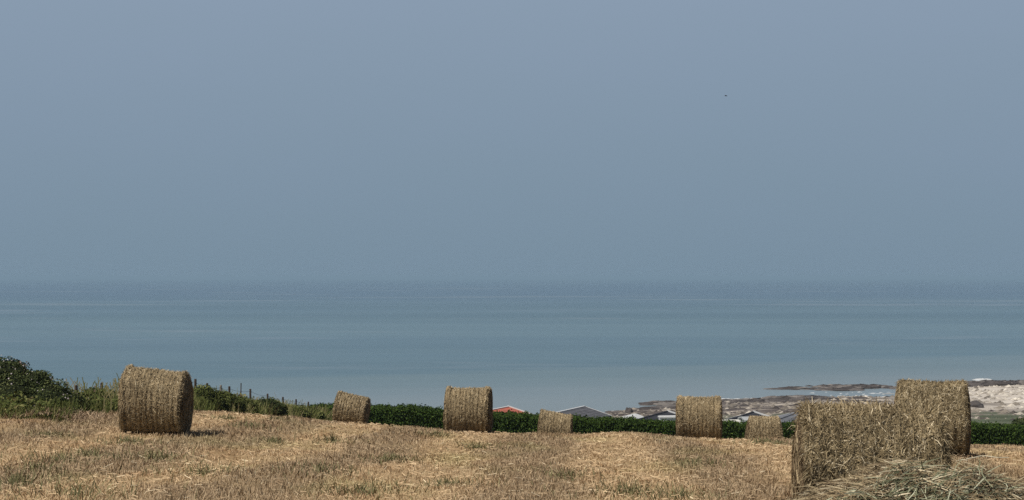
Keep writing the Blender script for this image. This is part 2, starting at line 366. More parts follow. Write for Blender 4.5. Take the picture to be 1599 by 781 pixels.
# ------------------------------------------------------------------ round bales
m_bale_olive = rampmat('bale_straw_olive', [(0, (.050, .038, .020)), (.3, (.116, .085, .045)), (.6, (.226, .172, .095)), (.85, (.375, .297, .175)), (1, (.60, .505, .345))], .8, .15, 2.2)
def make_bale(name, label, px, top, bot_z, d, R0=.65, W=1.22, rz=-6, tilt=0, lean=0, flare=0, ns=5200, sw=.0055, seed=1, wild=1.0, rim=.035, hoff=0, r_top=None):
    g = np.random.default_rng(seed)
    x = (px-799.5)/F*d
    z = bot_z if bot_z is not None else hf(x, d)-.03
    root = empty(name, (x, d, z), label, 'hay bale', 'round bales left on the mown field', R(rz))
    R0 = R0*1.015; Hn = 2*R0*.95
    fl = .10*R0
    def shape(th, u, dr):
        """th: angle, 0 at front, 90 deg at top; u in -1..1 along the axis; dr: lift off the surface"""
        e = np.abs(u)
        gph = u*17+3.2*fbm(u*2.5+seed, th*1.1+seed, seed+5, 2)+seed
        band = -.022*np.abs(np.sin(gph))**5*(.3+1.2*vnoise(u*4, th*2, seed+6))+.008
        lump = (fbm(u*2.2+seed*3.1, th*1.4+5*seed, seed, 3)-.5)*.085
        rim_ = rim*sstep(.72, .95, e)-.06*sstep(.95, 1.0, e)
        r = R0*(1+lump+rim_)+band+dr
        zc = R0-fl
        Zl = zc+r*np.sin(th); Yl = -r*np.cos(th)
        low = Zl < 0.0
        Yl = np.where(low, Yl*1.03, Yl); Zl = np.where(low, Zl*.12, Zl)
        f = np.clip(Zl/Hn, 0, 1.2)
        Xl = u*W/2*(1+flare*(.5-f))+lean*Zl+(fbm(th*1.5+seed, e*0+seed, seed+3, 2)-.5)*.05*sstep(.8, 1, e)*np.sign(u)
        Zl = Zl*(1-tilt*u)
        return np.stack([Xl, Yl, Zl], -1)
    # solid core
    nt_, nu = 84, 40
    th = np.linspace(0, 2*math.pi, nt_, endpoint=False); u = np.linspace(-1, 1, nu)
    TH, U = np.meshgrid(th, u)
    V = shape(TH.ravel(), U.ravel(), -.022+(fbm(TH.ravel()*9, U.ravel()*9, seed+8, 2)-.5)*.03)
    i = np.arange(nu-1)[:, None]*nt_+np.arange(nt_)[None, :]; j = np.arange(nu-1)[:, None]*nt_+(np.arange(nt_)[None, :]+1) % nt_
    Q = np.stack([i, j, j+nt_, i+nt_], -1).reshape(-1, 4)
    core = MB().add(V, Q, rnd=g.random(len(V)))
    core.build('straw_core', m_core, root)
    # the wound skin of straw
    m = MB()
    k = ns; u = g.uniform(-1, 1, k); th = g.uniform(-.75, math.pi+.75, k)
    lane = .4-1.3*np.abs(np.sin(u*17+3.2*fbm(u*2.5+seed, th*1.1+seed, seed+5, 2)+seed))**5+2.2*(fbm(u*5+seed, th*5, seed+7, 2)-.5)
    ang = np.where(g.random(k) < .45, g.normal(0, .35, k), g.normal(0, 1.1, k)*wild)       # 0: round the roll
    ln = g.uniform(.035, .13, k)*(.7+.5*wild); segs = 4
    t = np.linspace(-.5, .5, segs)
    curl = g.normal(0, .5, k)*wild
    a2 = ang[:, None]+curl[:, None]*t[None, :]
    dth = np.cos(a2)*t[None, :]*(ln/R0)[:, None]; du = np.sin(a2)*t[None, :]*(ln/(W/2))[:, None]
    lift = g.uniform(-.012, .016, k)[:, None]+(g.random(k)**5*.055*wild)[:, None]*(t[None, :]+.5)**1.5
    UU = np.clip(u[:, None]+du, -1.05, 1.05)
    P = shape((th[:, None]+dth).ravel(), UU.ravel(), lift.ravel()).reshape(k, segs, 3)
    T = P[:, -1]-P[:, 0]; T /= np.linalg.norm(T, axis=1)[:, None]+1e-9
    nrm = np.stack([np.zeros(k), -np.cos(th), np.sin(th)], -1)
    nrm = nrm+g.normal(0, .45, (k, 3)); S = np.cross(T, nrm); S /= np.linalg.norm(S, axis=1)[:, None]+1e-9
    w = sw*g.uniform(.5, 1.25, k)[:, None]*np.array([.8, 1, 1, .5])[None, :]
    r = np.clip(g.normal(.52, .19 if wild < 1.1 else .22, k)+lane*.12, 0, 1)
    m.ribbons(P, S, w, r)
    if wild > 1.1:
        k = int(ns*.20); u = g.uniform(-.97, .97, k); th = g.uniform(-.6, math.pi*.75, k); ang = g.normal(.6, 1.2, k); ln = g.uniform(.08, .24, k)
        t = np.linspace(-.5, .5, 5); a2 = ang[:, None]+g.normal(0, 1.7, k)[:, None]*t[None, :]
        P = shape((th[:, None]+np.cos(a2)*t[None, :]*(ln/R0)[:, None]).ravel(), np.clip(u[:, None]+np.sin(a2)*t[None, :]*(ln/(W/2))[:, None], -1.04, 1.04).ravel(),
                  (g.uniform(.004, .022, k)[:, None]+(g.random(k)**3*.06)[:, None]*np.abs(t)[None, :]).ravel()).reshape(k, 5, 3)
        T = P[:, -1]-P[:, 0]; T /= np.linalg.norm(T, axis=1)[:, None]+1e-9
        S = np.cross(T, np.stack([np.zeros(k), -np.cos(th), np.sin(th)], -1)+g.normal(0, .3, (k, 3))); S /= np.linalg.norm(S, axis=1)[:, None]+1e-9
        m.ribbons(P, S, (sw*g.uniform(.7, 1.5, k))[:, None]*np.array([.6, 1, 1, .9, .4])[None, :], np.clip(g.normal(.70, .2, k), 0, 1))
    # frayed ends sticking out along the top and the rims
    k = int(ns*.10); u = np.where(g.random(k) < .5, np.sign(g.uniform(-1, 1, k))*g.uniform(.85, 1.0, k), g.uniform(-1, 1, k)); th = g.uniform(-.2, math.pi+.2, k)
    p0 = shape(th, u, np.full(k, -.01)); nrm = np.stack([u*.8*(np.abs(u) > .85), -np.cos(th), np.sin(th)], -1)+g.normal(0, .8, (k, 3))
    nrm /= np.linalg.norm(nrm, axis=1)[:, None]; ln = g.uniform(.03, .10, k)*wild
    P = np.stack([p0, p0+nrm*ln[:, None]*.6, p0+nrm*ln[:, None]+np.array([0, 0, -1])*(ln*.35)[:, None]], 1)
    S = np.cross(nrm, g.normal(0, 1, (k, 3))); S /= np.linalg.norm(S, axis=1)[:, None]
    m.ribbons(P, S, sw*.75*np.array([1, .8, .4])[None, :]*np.ones((k, 1)), np.clip(g.normal(.6, .25, k), 0, 1))
    m.build('straw_skin', m_bale_olive if wild > 1.1 else m_bale, root)
    # rolled ends: solid disc and spiral of straw
    for sgn in (-1, 1):
        e = MB(); nr = 9
        th = np.linspace(0, 2*math.pi, nt_, endpoint=False)
        rim_p = shape(th, np.full(nt_, sgn*.985), np.full(nt_, -.02)); cen = rim_p.mean(0)
        rings = [cen+(rim_p-cen)*s+np.array([sgn*.05*(1-s**3), 0, 0])+np.c_[(g.random(nt_)-.5)*.03, np.zeros(nt_), np.zeros(nt_)] for s in np.linspace(.04, 1, nr)]
        V = np.vstack(rings); Q = []
        for a in range(nr-1):
            for b_ in range(nt_):
                q = (a*nt_+b_, a*nt_+(b_+1) % nt_, (a+1)*nt_+(b_+1) % nt_, (a+1)*nt_+b_); Q.append(q if sgn < 0 else q[::-1])
        e.add(V, Q, rnd=np.repeat(g.uniform(0, .45, nr), nt_))
        k = int(ns*.35); s = np.sqrt(g.random(k))*.98; t0 = g.uniform(0, 2*math.pi, k); ln = g.uniform(.06, .2, k)
        tt = np.linspace(-.5, .5, 3)
        A = t0[:, None]+tt[None, :]*(ln/(R0*np.maximum(s, .15)))[:, None]; SS = np.clip(s[:, None]+g.normal(0, .35, k)[:, None]*tt[None, :]*.3, 0, 1)
        rp = shape(A.ravel(), np.full(A.size, sgn*.985), np.full(A.size, -.02)).reshape(k, 3, 3)
        P = cen+(rp-cen)*SS[..., None]; P[..., 0] += sgn*(.05*(1-SS**3)+g.uniform(.0, .035, k)[:, None])
        P[..., 2] = np.maximum(P[..., 2], .01)
        T = P[:, -1]-P[:, 0]; T /= np.linalg.norm(T, axis=1)[:, None]+1e-9
        S = np.cross(T, np.array([sgn, 0, 0])+g.normal(0, .5, (k, 3))); S /= np.linalg.norm(S, axis=1)[:, None]+1e-9
        e.ribbons(P, S, (sw*g.uniform(.5, 1.2, k))[:, None]*np.ones((1, 3)), np.clip(g.normal(.5, .25, k), 0, 1))
        e.build('end_face', m_end, root)
    return root

make_bale('hay_bale', 'large round bale standing alone before the fence, its dark right end in view', 244, 0, None, 31.5, R0=.66, W=1.16, rz=1.0, tilt=.055, lean=.02, ns=24000, sw=.0042, seed=11, rim=.05)
make_bale('hay_bale', 'upright square-looking round bale with sharp raised corners, just left of the red roof', 731.5, 0, None, 43.3, R0=.645, W=1.14, rz=-4, ns=20000, sw=.0050, seed=12, rim=.075)
make_bale('hay_bale', 'evenly ribbed round bale on the crest with white caravans and slate roofs either side', 1091, 0, None, 45.8, R0=.635, W=1.17, rz=-6, ns=20000, sw=.0052, seed=13, rim=.07)
make_bale('hay_bale', 'tall round bale half hidden behind the big frayed foreground bale', 1454.5, 0, None, 27.0, R0=.635, W=1.11, rz=-16, ns=24000, sw=.0045, seed=14, wild=1.2, rim=.02)
make_bale('hay_bale', 'closest and biggest round bale, shaggy, with loose hay heaped against its front', 1356, 0, None, 14.2, R0=.685, W=1.17, rz=-6, ns=34000, sw=.0036, seed=15, wild=1.7, rim=.02)
make_bale('hay_bale', 'small distant round bale leaning at the left end of the dark hedge', 546, 0, -5.56, 60, R0=.60, W=1.13, rz=-5, tilt=.11, lean=.14, ns=11000, sw=.0070, seed=16)
make_bale('hay_bale', 'small lopsided round bale sunk below the crest in front of the white-edged grey roof', 865, 0, -6.49, 62, R0=.65, W=1.20, rz=-3, tilt=.085, lean=.07, ns=11000, sw=.0072, seed=17)
make_bale('hay_bale', 'squat round bale sunk below the crest beside the shaggy foreground bale, wider at its base', 1192.5, 0, -6.28, 58, R0=.64, W=1.20, rz=-4, flare=.22, ns=11000, sw=.0070, seed=18, rim=0)

# ------------------------------------------------------------------ loose hay heap in front of the nearest bale
hx, hy = 3.45, 12.45
hz = hf(hx, hy)
def heap_h(X, Y):
    q = ((X+.2)/1.6)**2+((Y-.05)/.85)**2
    q2 = ((X-2.0)/1.9)**2+((Y+.1)/.8)**2
    base = np.maximum(.81*np.exp(-q*q*.8-q*.35), .76*np.exp(-q2*.72))
    return base*(1+.35*(fbm(X*2.2+4, Y*2.2, 77, 3)-.5))+.10*(vnoise(X*5, Y*5, 78)-.5)*np.clip(base*3, 0, 1)-.02
root = empty('hay_heap', (hx, hy, hz), 'tangled heap of loose hay stalks spilling out in front of the foreground bale', 'hay heap')
xs = np.linspace(-2.6, 3.9, 90); ys = np.linspace(-1.7, 1.5, 50); XX, YY = np.meshgrid(xs, ys)
Zr = h_field(XX.ravel()+hx, YY.ravel()+hy)-hz
m = MB(); i = np.arange(49)[:, None]*90+np.arange(89)[None, :]
hh = heap_h(XX.ravel(), YY.ravel())
m.add(np.c_[XX.ravel(), YY.ravel(), Zr+hh-.05-.1*(hh < .03)], np.stack([i, i+1, i+91, i+90], -1).reshape(-1, 4), rnd=rng.random(XX.size))
m.build('packed_hay', m_core, root)
def stalks(m, n, cx, cy, sxy, ln, w, az0, azs, r0, rs, up=.25, g=rng):
    X = g.normal(cx, sxy[0], n); Y = g.normal(cy, sxy[1], n)
    Z = heap_h(X, Y)+h_field(X+hx, Y+hy)-hz+g.uniform(-.04, .07, n)
    az = g.normal(az0, azs, n); el = g.normal(up*.2, up, n); L = g.uniform(*ln, n)
    d = np.stack([np.cos(az)*np.cos(el), np.sin(az)*np.cos(el), np.sin(el)], -1)
    t = np.linspace(-.5, .5, 5); bend = g.normal(0, .34, (n, 3)); bend[:, 2] = -np.abs(bend[:, 2])*.8
    P = np.stack([X, Y, Z], -1)[:, None]+d[:, None]*(t[None, :, None]*L[:, None, None])+bend[:, None]*((t**2)[None, :, None]*L[:, None, None]*1.6)
    gz = (heap_h(P[..., 0].ravel(), P[..., 1].ravel())+h_field(P[..., 0].ravel()+hx, P[..., 1].ravel()+hy)-hz).reshape(n, 5)
    P[..., 2] = np.maximum(P[..., 2], gz-.02)
    S = np.cross(d, g.normal(0, .35, (n, 3))+np.array([0, -.75, .65])); S /= np.linalg.norm(S, axis=1)[:, None]
    m.ribbons(P, S, (w*g.uniform(.45, 1.35, n))[:, None]*np.array([.7, 1, 1, .9, .4])[None, :], np.clip(g.normal(r0, rs, n), 0, 1))
m = MB()
xr = (-.25, .05)
stalks(m, 17000, 0, -.15, (1.1, .5), (.06, .24), .0032, 0.3, 1.3, .45, .26)
stalks(m, 10000, 1.8, -.15, (.9, .5), (.06, .24), .0032, 0.2, 1.3, .45, .26)
stalks(m, 1000, .3, -.3, (1.0, .45), (.16, .42), .0042, 0.5, 1.1, .75, .22, .30)
stalks(m, 1000, 2.0, -.1, (1.0, .45), (.16, .42), .0042, 0.2, 1.0, .75, .22, .28)
m.build('dry_stalks', m_heap, root)
m = MB()
stalks(m, 1400, -.15, -.42, (.30, .24), (.15, .42), .0042, 0.75, .35, .5, .26, .30)
stalks(m, 500, 1.2, -.35, (.6, .25), (.12, .35), .004, 0.5, .7, .45, .26, .25)
stalks(m, 150, -.9, -.45, (.3, .2), (.12, .35), .004, .6, .8, .45, .26, .25)
o = m.build('green_stalks', m_greenhay, root); tag(o, 'bundle of greyish green stalks')
# pale strands curling on the ground beside the right-hand bale
m = MB()
def strand(pts, w):
    P = []
    for (px, py) in pts:
        d = 26.
        for _ in range(40): d = .6*d+.4*(-(hf((px-799.5)/F*d, d)+.07)*F/(py-HZ))
        x = (px-799.5)/F*d; P.append((x, d, hf(x, d)+.07))
    m.tube(P, w, 6, squash=.6)
strand([(1508, 716), (1520, 714), (1531, 711), (1542, 712), (1556, 714), (1573, 714)], .012)
strand([(1492, 719), (1500, 717.5), (1508, 718)], .014)
m_palestraw = simple('pale_straw', (.58, .52, .38), .7, .2, .15, 12)
tag(m.build('straw_strand', m_palestraw), 'long pale curling strand lying on stubble at the foot of the half-hidden bale', 'straw strand')

# ------------------------------------------------------------------ foliage helpers
def leaves(m, P, Nrm, size, r, g=rng, jit=.8):
    n = len(P); nr = Nrm+g.normal(0, jit, (n, 3)); nr /= np.linalg.norm(nr, axis=1)[:, None]
    a = np.cross(nr, g.normal(0, 1, (n, 3))); a /= np.linalg.norm(a, axis=1)[:, None]; b_ = np.cross(nr, a)
    L = size[:, None]; W_ = L*.32
    V = np.stack([P-a*L*.5, P+b_*W_+nr*L*.05, P+a*L*.5, P-b_*W_+nr*L*.05], 1).reshape(-1, 3)
    Q = np.arange(n*4).reshape(-1, 4)
    m.add(V, Q, rnd=np.repeat(r, 4))

# hedge along the foot of the field
hxs = np.array([-9.5, -6.7, -3.4, -0.9, 2.8, 6, 10, 13, 21.6, 24, 34]); hty = np.array([631, 629.5, 635, 641, 648, 653, 657, 658.5, 659, 660.5, 663])
def h_top(X): return np.interp(X, hxs, -(hty-HZ)/F*75)-.15
root = empty('hedge', (8, 75, hf(8, 75)), 'long dark green clipped hedge running along the foot of the field', 'hedge')
n = 95000
X = rng.uniform(-9.5, 34, n); zt = h_top(X)+(fbm(X*1.3, X*0, 41, 3)-.5)*.22+(vnoise(X*6, X*0, 42)-.5)*.10
zb = h_base(X, np.full(n, 75.))-.1
s = rng.random(n); top = s < .34
dep = rng.random(n)
Yl = np.where(top, 75+(dep-.5)*1.5, 75-.75+rng.normal(0, .07, n)+(fbm(X*1.6, zt*0+s*5, 43, 2)-.5)*.35)
Zl = np.where(top, zt+rng.normal(-.02, .06, n), zb+(zt-zb)*rng.random(n)**.8)
Nn = np.where(top[:, None], np.array([0, -.2, 1.]), np.array([0, -1, .35]))
m = MB(); leaves(m, np.c_[X, Yl, Zl]-np.array([8, 75, hf(8, 75)]), Nn, rng.uniform(.06, .13, n), np.clip(rng.normal(.45, .25, n), 0, 1))
# upright shoots along the top
n = 2600; X = rng.uniform(-9.5, 34, n); Yv = 75+rng.uniform(-.7, .5, n)
P0 = np.c_[X, Yv, h_top(X)-.03]-np.array([8, 75, hf(8, 75)])
for kk in range(4):
    leaves(m, P0+np.c_[rng.normal(0, .03, n), rng.normal(0, .03, n), rng.uniform(.02, .05, n)+.035*kk*vnoise(X*2, X*0, 46)], np.tile([0, -1., .3], (n, 1)), rng.uniform(.05, .10, n), np.clip(rng.normal(.6, .25, n), 0, 1))
m.build('leaves', m_hedge, root)
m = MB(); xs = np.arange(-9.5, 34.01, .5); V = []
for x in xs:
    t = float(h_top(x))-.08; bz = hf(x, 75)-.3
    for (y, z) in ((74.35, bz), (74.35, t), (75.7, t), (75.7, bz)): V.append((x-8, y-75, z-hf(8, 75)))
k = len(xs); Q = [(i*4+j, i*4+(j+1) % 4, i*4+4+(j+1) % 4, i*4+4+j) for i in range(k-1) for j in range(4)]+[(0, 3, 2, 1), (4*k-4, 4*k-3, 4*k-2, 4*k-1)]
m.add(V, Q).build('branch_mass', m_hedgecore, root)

def bush(name, label, cat, loc, blobs, n, size, mat, group=None, blossoms=0, sprays=0, seed=1, dens=.38):
    g = np.random.default_rng(seed)
    root = empty(name, loc, label, cat, group)
    B = np.array(blobs, float)                       # x y z rx ry rz
    wgt = B[:, 3]*B[:, 5]; idx = g.choice(len(B), n, p=wgt/wgt.sum())
    v = g.normal(0, 1, (n, 3)); v /= np.linalg.norm(v, axis=1)[:, None]; v[:, 2] = np.where(v[:, 2] < -.55, -v[:, 2], v[:, 2])
    rad = 1+.22*(fbm(v[:, 0]*3+idx*7, v[:, 2]*3+v[:, 1]*2, seed, 3)-.5)*2-.30*g.random(n)**2.2
    P = B[idx, :3]+v*B[idx, 3:]*rad[:, None]
    keep = (P[:, 2] > -.05) & (fbm(P[:, 0]*5+3, P[:, 2]*5+P[:, 1]*3, seed+4, 2) > dens*(rad > .95))
    P = P[keep]; v = v[keep]; k = len(P)
    tone = np.clip(fbm(P[:, 0]*2.2, P[:, 2]*2.2+P[:, 1], seed+9, 2)+g.normal(0, .2, k), 0, 1)
    m = MB(); leaves(m, P, v+np.array([0, -.2, .35]), g.uniform(.6, 1.3, k)*size, tone, g)
    m.build('foliage', mat, root)
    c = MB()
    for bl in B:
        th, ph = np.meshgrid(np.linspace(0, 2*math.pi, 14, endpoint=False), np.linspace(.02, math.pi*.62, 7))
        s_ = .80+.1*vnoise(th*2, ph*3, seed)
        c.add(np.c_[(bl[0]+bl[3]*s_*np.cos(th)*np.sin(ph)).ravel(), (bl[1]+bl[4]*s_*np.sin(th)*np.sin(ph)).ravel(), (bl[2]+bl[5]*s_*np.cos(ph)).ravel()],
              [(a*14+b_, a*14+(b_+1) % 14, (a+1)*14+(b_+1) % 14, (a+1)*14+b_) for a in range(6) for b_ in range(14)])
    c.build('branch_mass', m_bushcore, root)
    if sprays:
        for q in range(sprays):
            t_ = MB()
            bl = B[g.integers(len(B))]; a = g.uniform(0, 2*math.pi); p0 = bl[:3]+np.array([bl[3]*.6*math.cos(a), bl[4]*.6*math.sin(a), bl[5]*.8])
            d = np.array([math.cos(a)*.8, math.sin(a)*.5, .8]); L = g.uniform(.15, .45)
            t_.tube([p0-d*.25, p0+d*L*.5, p0+d*L+np.array([0, 0, -.25*L])], [.008, .007, .004], 5)
            pl = p0+d*L*.8; kk = 9
            leaves(t_, pl+g.normal(0, .05, (kk, 3)), np.tile([0, -.5, .6], (kk, 1)), g.uniform(.04, .08, kk), g.random(kk), g)
            t_.build('bramble_stem', m_twig, root)
    if blossoms:
        f = MB(); kk = g.choice(k, blossoms); front = P[kk]+v[kk]*.03+np.array([0, -.04, .02])
        for q, p_ in enumerate(front):
            nn = v[kk[q]]+np.array([0, -.6, .3])+g.normal(0, .3, 3); nn /= np.linalg.norm(nn); a = np.cross(nn, (0.3, .2, 1)); a /= np.linalg.norm(a); b_ = np.cross(nn, a)
            s_ = g.uniform(.014, .026); V = [p_+nn*.008]+[p_+(a*math.cos(w)+b_*math.sin(w))*s_*(1 if w_ % 2 else .5) for w_, w in enumerate(np.linspace(0, 2*math.pi, 10, endpoint=False))]
            f.add(V, T=[(0, 1+w, 1+(w+1) % 10) for w in range(10)], rnd=g.random())
        o = f.build('blossoms', m_blossom, root); tag(o, 'small pinkish white blossoms')
    return root

bz = hf(-11.0, 35.5)
bush('bramble_bush', 'broad dark bramble bush dotted with pale blossoms at the left edge', 'bush', (-11.0, 35.6, bz-.05),
     [(.0, 0, .45, .85, .7, .62), (-.85, .1, .55, .9, .8, .78), (.75, -.1, .32, .65, .6, .50), (-.25, .1, .95, .55, .5, .36), (1.15, 0, .2, .5, .5, .38), (-1.9, .2, .6, 1., .8, .75), (.45, 0, .78, .35, .35, .28), (-3.1, .3, .6, 1.1, .8, .7)],
     30000, .048, m_bush, blossoms=420, sprays=5, seed=5)
def verge_bush(px, d, w, h, n, mat, label, seed, sz=.07):
    x = (px-799.5)/F*d
    bush('verge_bush', label, 'bush', (x, d, hf(x, d)-.05), [(0, 0, h*.44, w*.5, w*.4, h*.5), (w*.33, .1, h*.32, w*.35, w*.35, h*.4), (-w*.35, -.05, h*.36, w*.36, w*.3, h*.42)], int(n*1.8), sz*.72, mat,
         'bushes along the fence bank', seed=seed, sprays=1)
verge_bush(316, 45.5, 1.25, .98, 4200, m_bush2, 'leafy green bush right behind the large left bale', 21)
verge_bush(352, 47.5, .95, .80, 2400, m_bush2, 'low wide bush on the bank below the pale fence post', 22)
verge_bush(412, 55.0, 1.25, .72, 2800, m_bush, 'dark dense bush on the bank below the tallest gap in the fence', 23, .08)
verge_bush(150, 38.5, .9, .72, 2200, m_bush2, 'bright green bush filling the gap between bramble and left bale', 24)
verge_bush(372, 50.5, 1.0, .72, 2200, m_bush2, 'yellowish green bush at the foot of the thin leaning rod', 25)
verge_bush(448, 61, 1.5, .74, 2600, m_bush2, 'rounded green bush midway down the bank between fence and stubble', 28, .09)
verge_bush(470, 66, 1.6, .72, 2500, m_bush2, 'low green bush near the lower end of the fence', 26, .09)

# tall verge grass
n = 46000
Y = rng.uniform(33, 80, n); X = -8.35-rng.random(n)**1.2*4.4-1.3*sstep(40, 33, Y)+.5*vnoise(Y*.8, Y*0, 4)
ht = (.14+.46*rng.random(n))*(.55+.8*fbm(X*.9, Y*.6, 61, 3))*(1+.35*sstep(52, 62, Y))
ht = np.where(rng.random(n) < .02, ht*1.35, ht)
m = MB(); blades(m, X, Y, h_field(X, Y), ht, .003+.00010*Y, .55, np.clip(rng.normal(.42, .22, n)+(fbm(X*.5, Y*.4, 66, 2)-.5)*.7, 0, 1), 4)
k = 42000; Y2 = rng.uniform(33, 80, k); X2 = -8.6-rng.random(k)**1.1*4.2-1.3*sstep(40, 33, Y2)+.5*vnoise(Y2*.8, Y2*0, 4)
top_ = .80*fbm(X2*.8, Y2*.7, 63, 3)*(1+.30*sstep(52, 62, Y2)); zz = h_field(X2, Y2)+top_*rng.random(k)**.6
leaves(m, np.c_[X2, Y2, zz], np.tile([0, -.4, .8], (k, 1)), rng.uniform(.05, .11, k)*(.7+Y2/130), np.clip(rng.normal(.30, .2, k)+(fbm(X2*.7, Y2*.5, 69, 2)-.5)*.8, 0, .85))
# seed heads
n = 1100; Y = rng.uniform(35, 72, n); X = -8.8-rng.random(n)*2.6; z = h_field(X, Y); hh = rng.uniform(.35, .85, n)*(.75+.5*fbm(X, Y*.6, 91, 2))
P = np.stack([np.c_[X, Y, z], np.c_[X+.01, Y, z+hh*.6], np.c_[X+rng.normal(0, .13, n), Y, z+hh]], 1)
m.ribbons(P, np.tile([1., 0, 0], (n, 1)), np.tile([.004, .005, .010], (n, 1)), rng.uniform(.45, .95, n))
o = m.build('verge_grass', m_tall); tag(o, 'tall green and seeding grass on the bank along the fence', 'grass', kind='stuff')
# dead hay raked up against the bank
n = 9000
Y = rng.uniform(31, 62, n); X = -8.5-1.5*sstep(40, 33, Y)+rng.normal(.1, .42, n)+.5*vnoise(Y*.8, Y*0, 4)
m = MB(); blades(m, X, Y, h_field(X, Y)+.01, rng.uniform(.03, .12, n)*(.3+1.2*fbm(X*1.2, Y*.7, 71, 2)), .004+.00014*Y, 1.5, np.clip(rng.normal(.45, .25, n), 0, 1), 3)
n = 3000; X = rng.normal(-9.9, .55, n); Y = rng.normal(34.1, .45, n)
blades(m, X, Y, h_field(X, Y)+.12*np.exp(-((X+9.7)/.6)**2), rng.uniform(.05, .18, n), .004+.00014*Y, 1.3, np.clip(rng.normal(.42, .25, n), 0, 1), 3)
o = m.build('dry_grass', m_dry); tag(o, 'brown dead grass raked up along the foot of the bank', 'grass', kind='stuff')

# ------------------------------------------------------------------ fence on the bank
root = empty('fence', (-9.0, 50, hf(-9, 50)), 'post and wire fence of dark stakes running down the grassy bank', 'fence')
o0 = np.array(root.location)
posts = [(120, 36.2, 601, 0), (160, 39.6, 597.5, 0), (232, 41.5, 598, 0), (305.5, 45.5, 591.5, 0), (324, 47.3, 598, 0), (345.5, 49.6, 601, 1), (359, 51.1, 603, 0), (391.5, 55.1, 607, 0), (418.5, 59, 614.5, 0), (442.5, 62.9, 619.5, 0), (463, 66.9, 623, 0), (482, 70.9, 627, 0), (500, 75, 631, 0)]
tops = []
for (px, d, py, pale) in posts:
    x, y, zt = at(px, py, d); zb = hf(x, d)-.2; g = random.Random(px)
    lx, ly = g.uniform(-.03, .03), g.uniform(-.03, .03)
    p_ = MB(); p_.tube([np.array((x-lx, y-ly, zb))-o0, np.array((x, y, (zb+zt)/2))-o0, np.array((x+lx*.3, y, zt-.015))-o0, np.array((x+lx*.3, y, zt))-o0], [.037, .036, .035, .025], 8)
    p_.build('post', m_postpale if pale else m_post, root); tops.append(np.array((x, y, zt)))
x, y, zt = at(376.5, 598, 52.6); zb = hf(x, 52.6)-.1
p_ = MB().tube([np.array((x-.02, y, zb))-o0, np.array((x, y, (zb+zt)/2))-o0, np.array((x+.01, y, zt))-o0], [.022, .02, .017], 6)
tag(p_.build('rod', m_post, root), 'thin tall rod standing above the posts')
for drop in (.08, .30):
    p_ = MB(); pts = []
    for a, b_ in zip(tops[:-1], tops[1:]):
        for t in (0, .33, .66): pts.append(a+(b_-a)*t-np.array([0, .05, drop+.05*math.sin(t*3)])-o0)
    pts.append(tops[-1]-np.array([0, .05, drop])-o0)
    p_.tube(pts, .005, 5); p_.build('wire', m_wire, root)

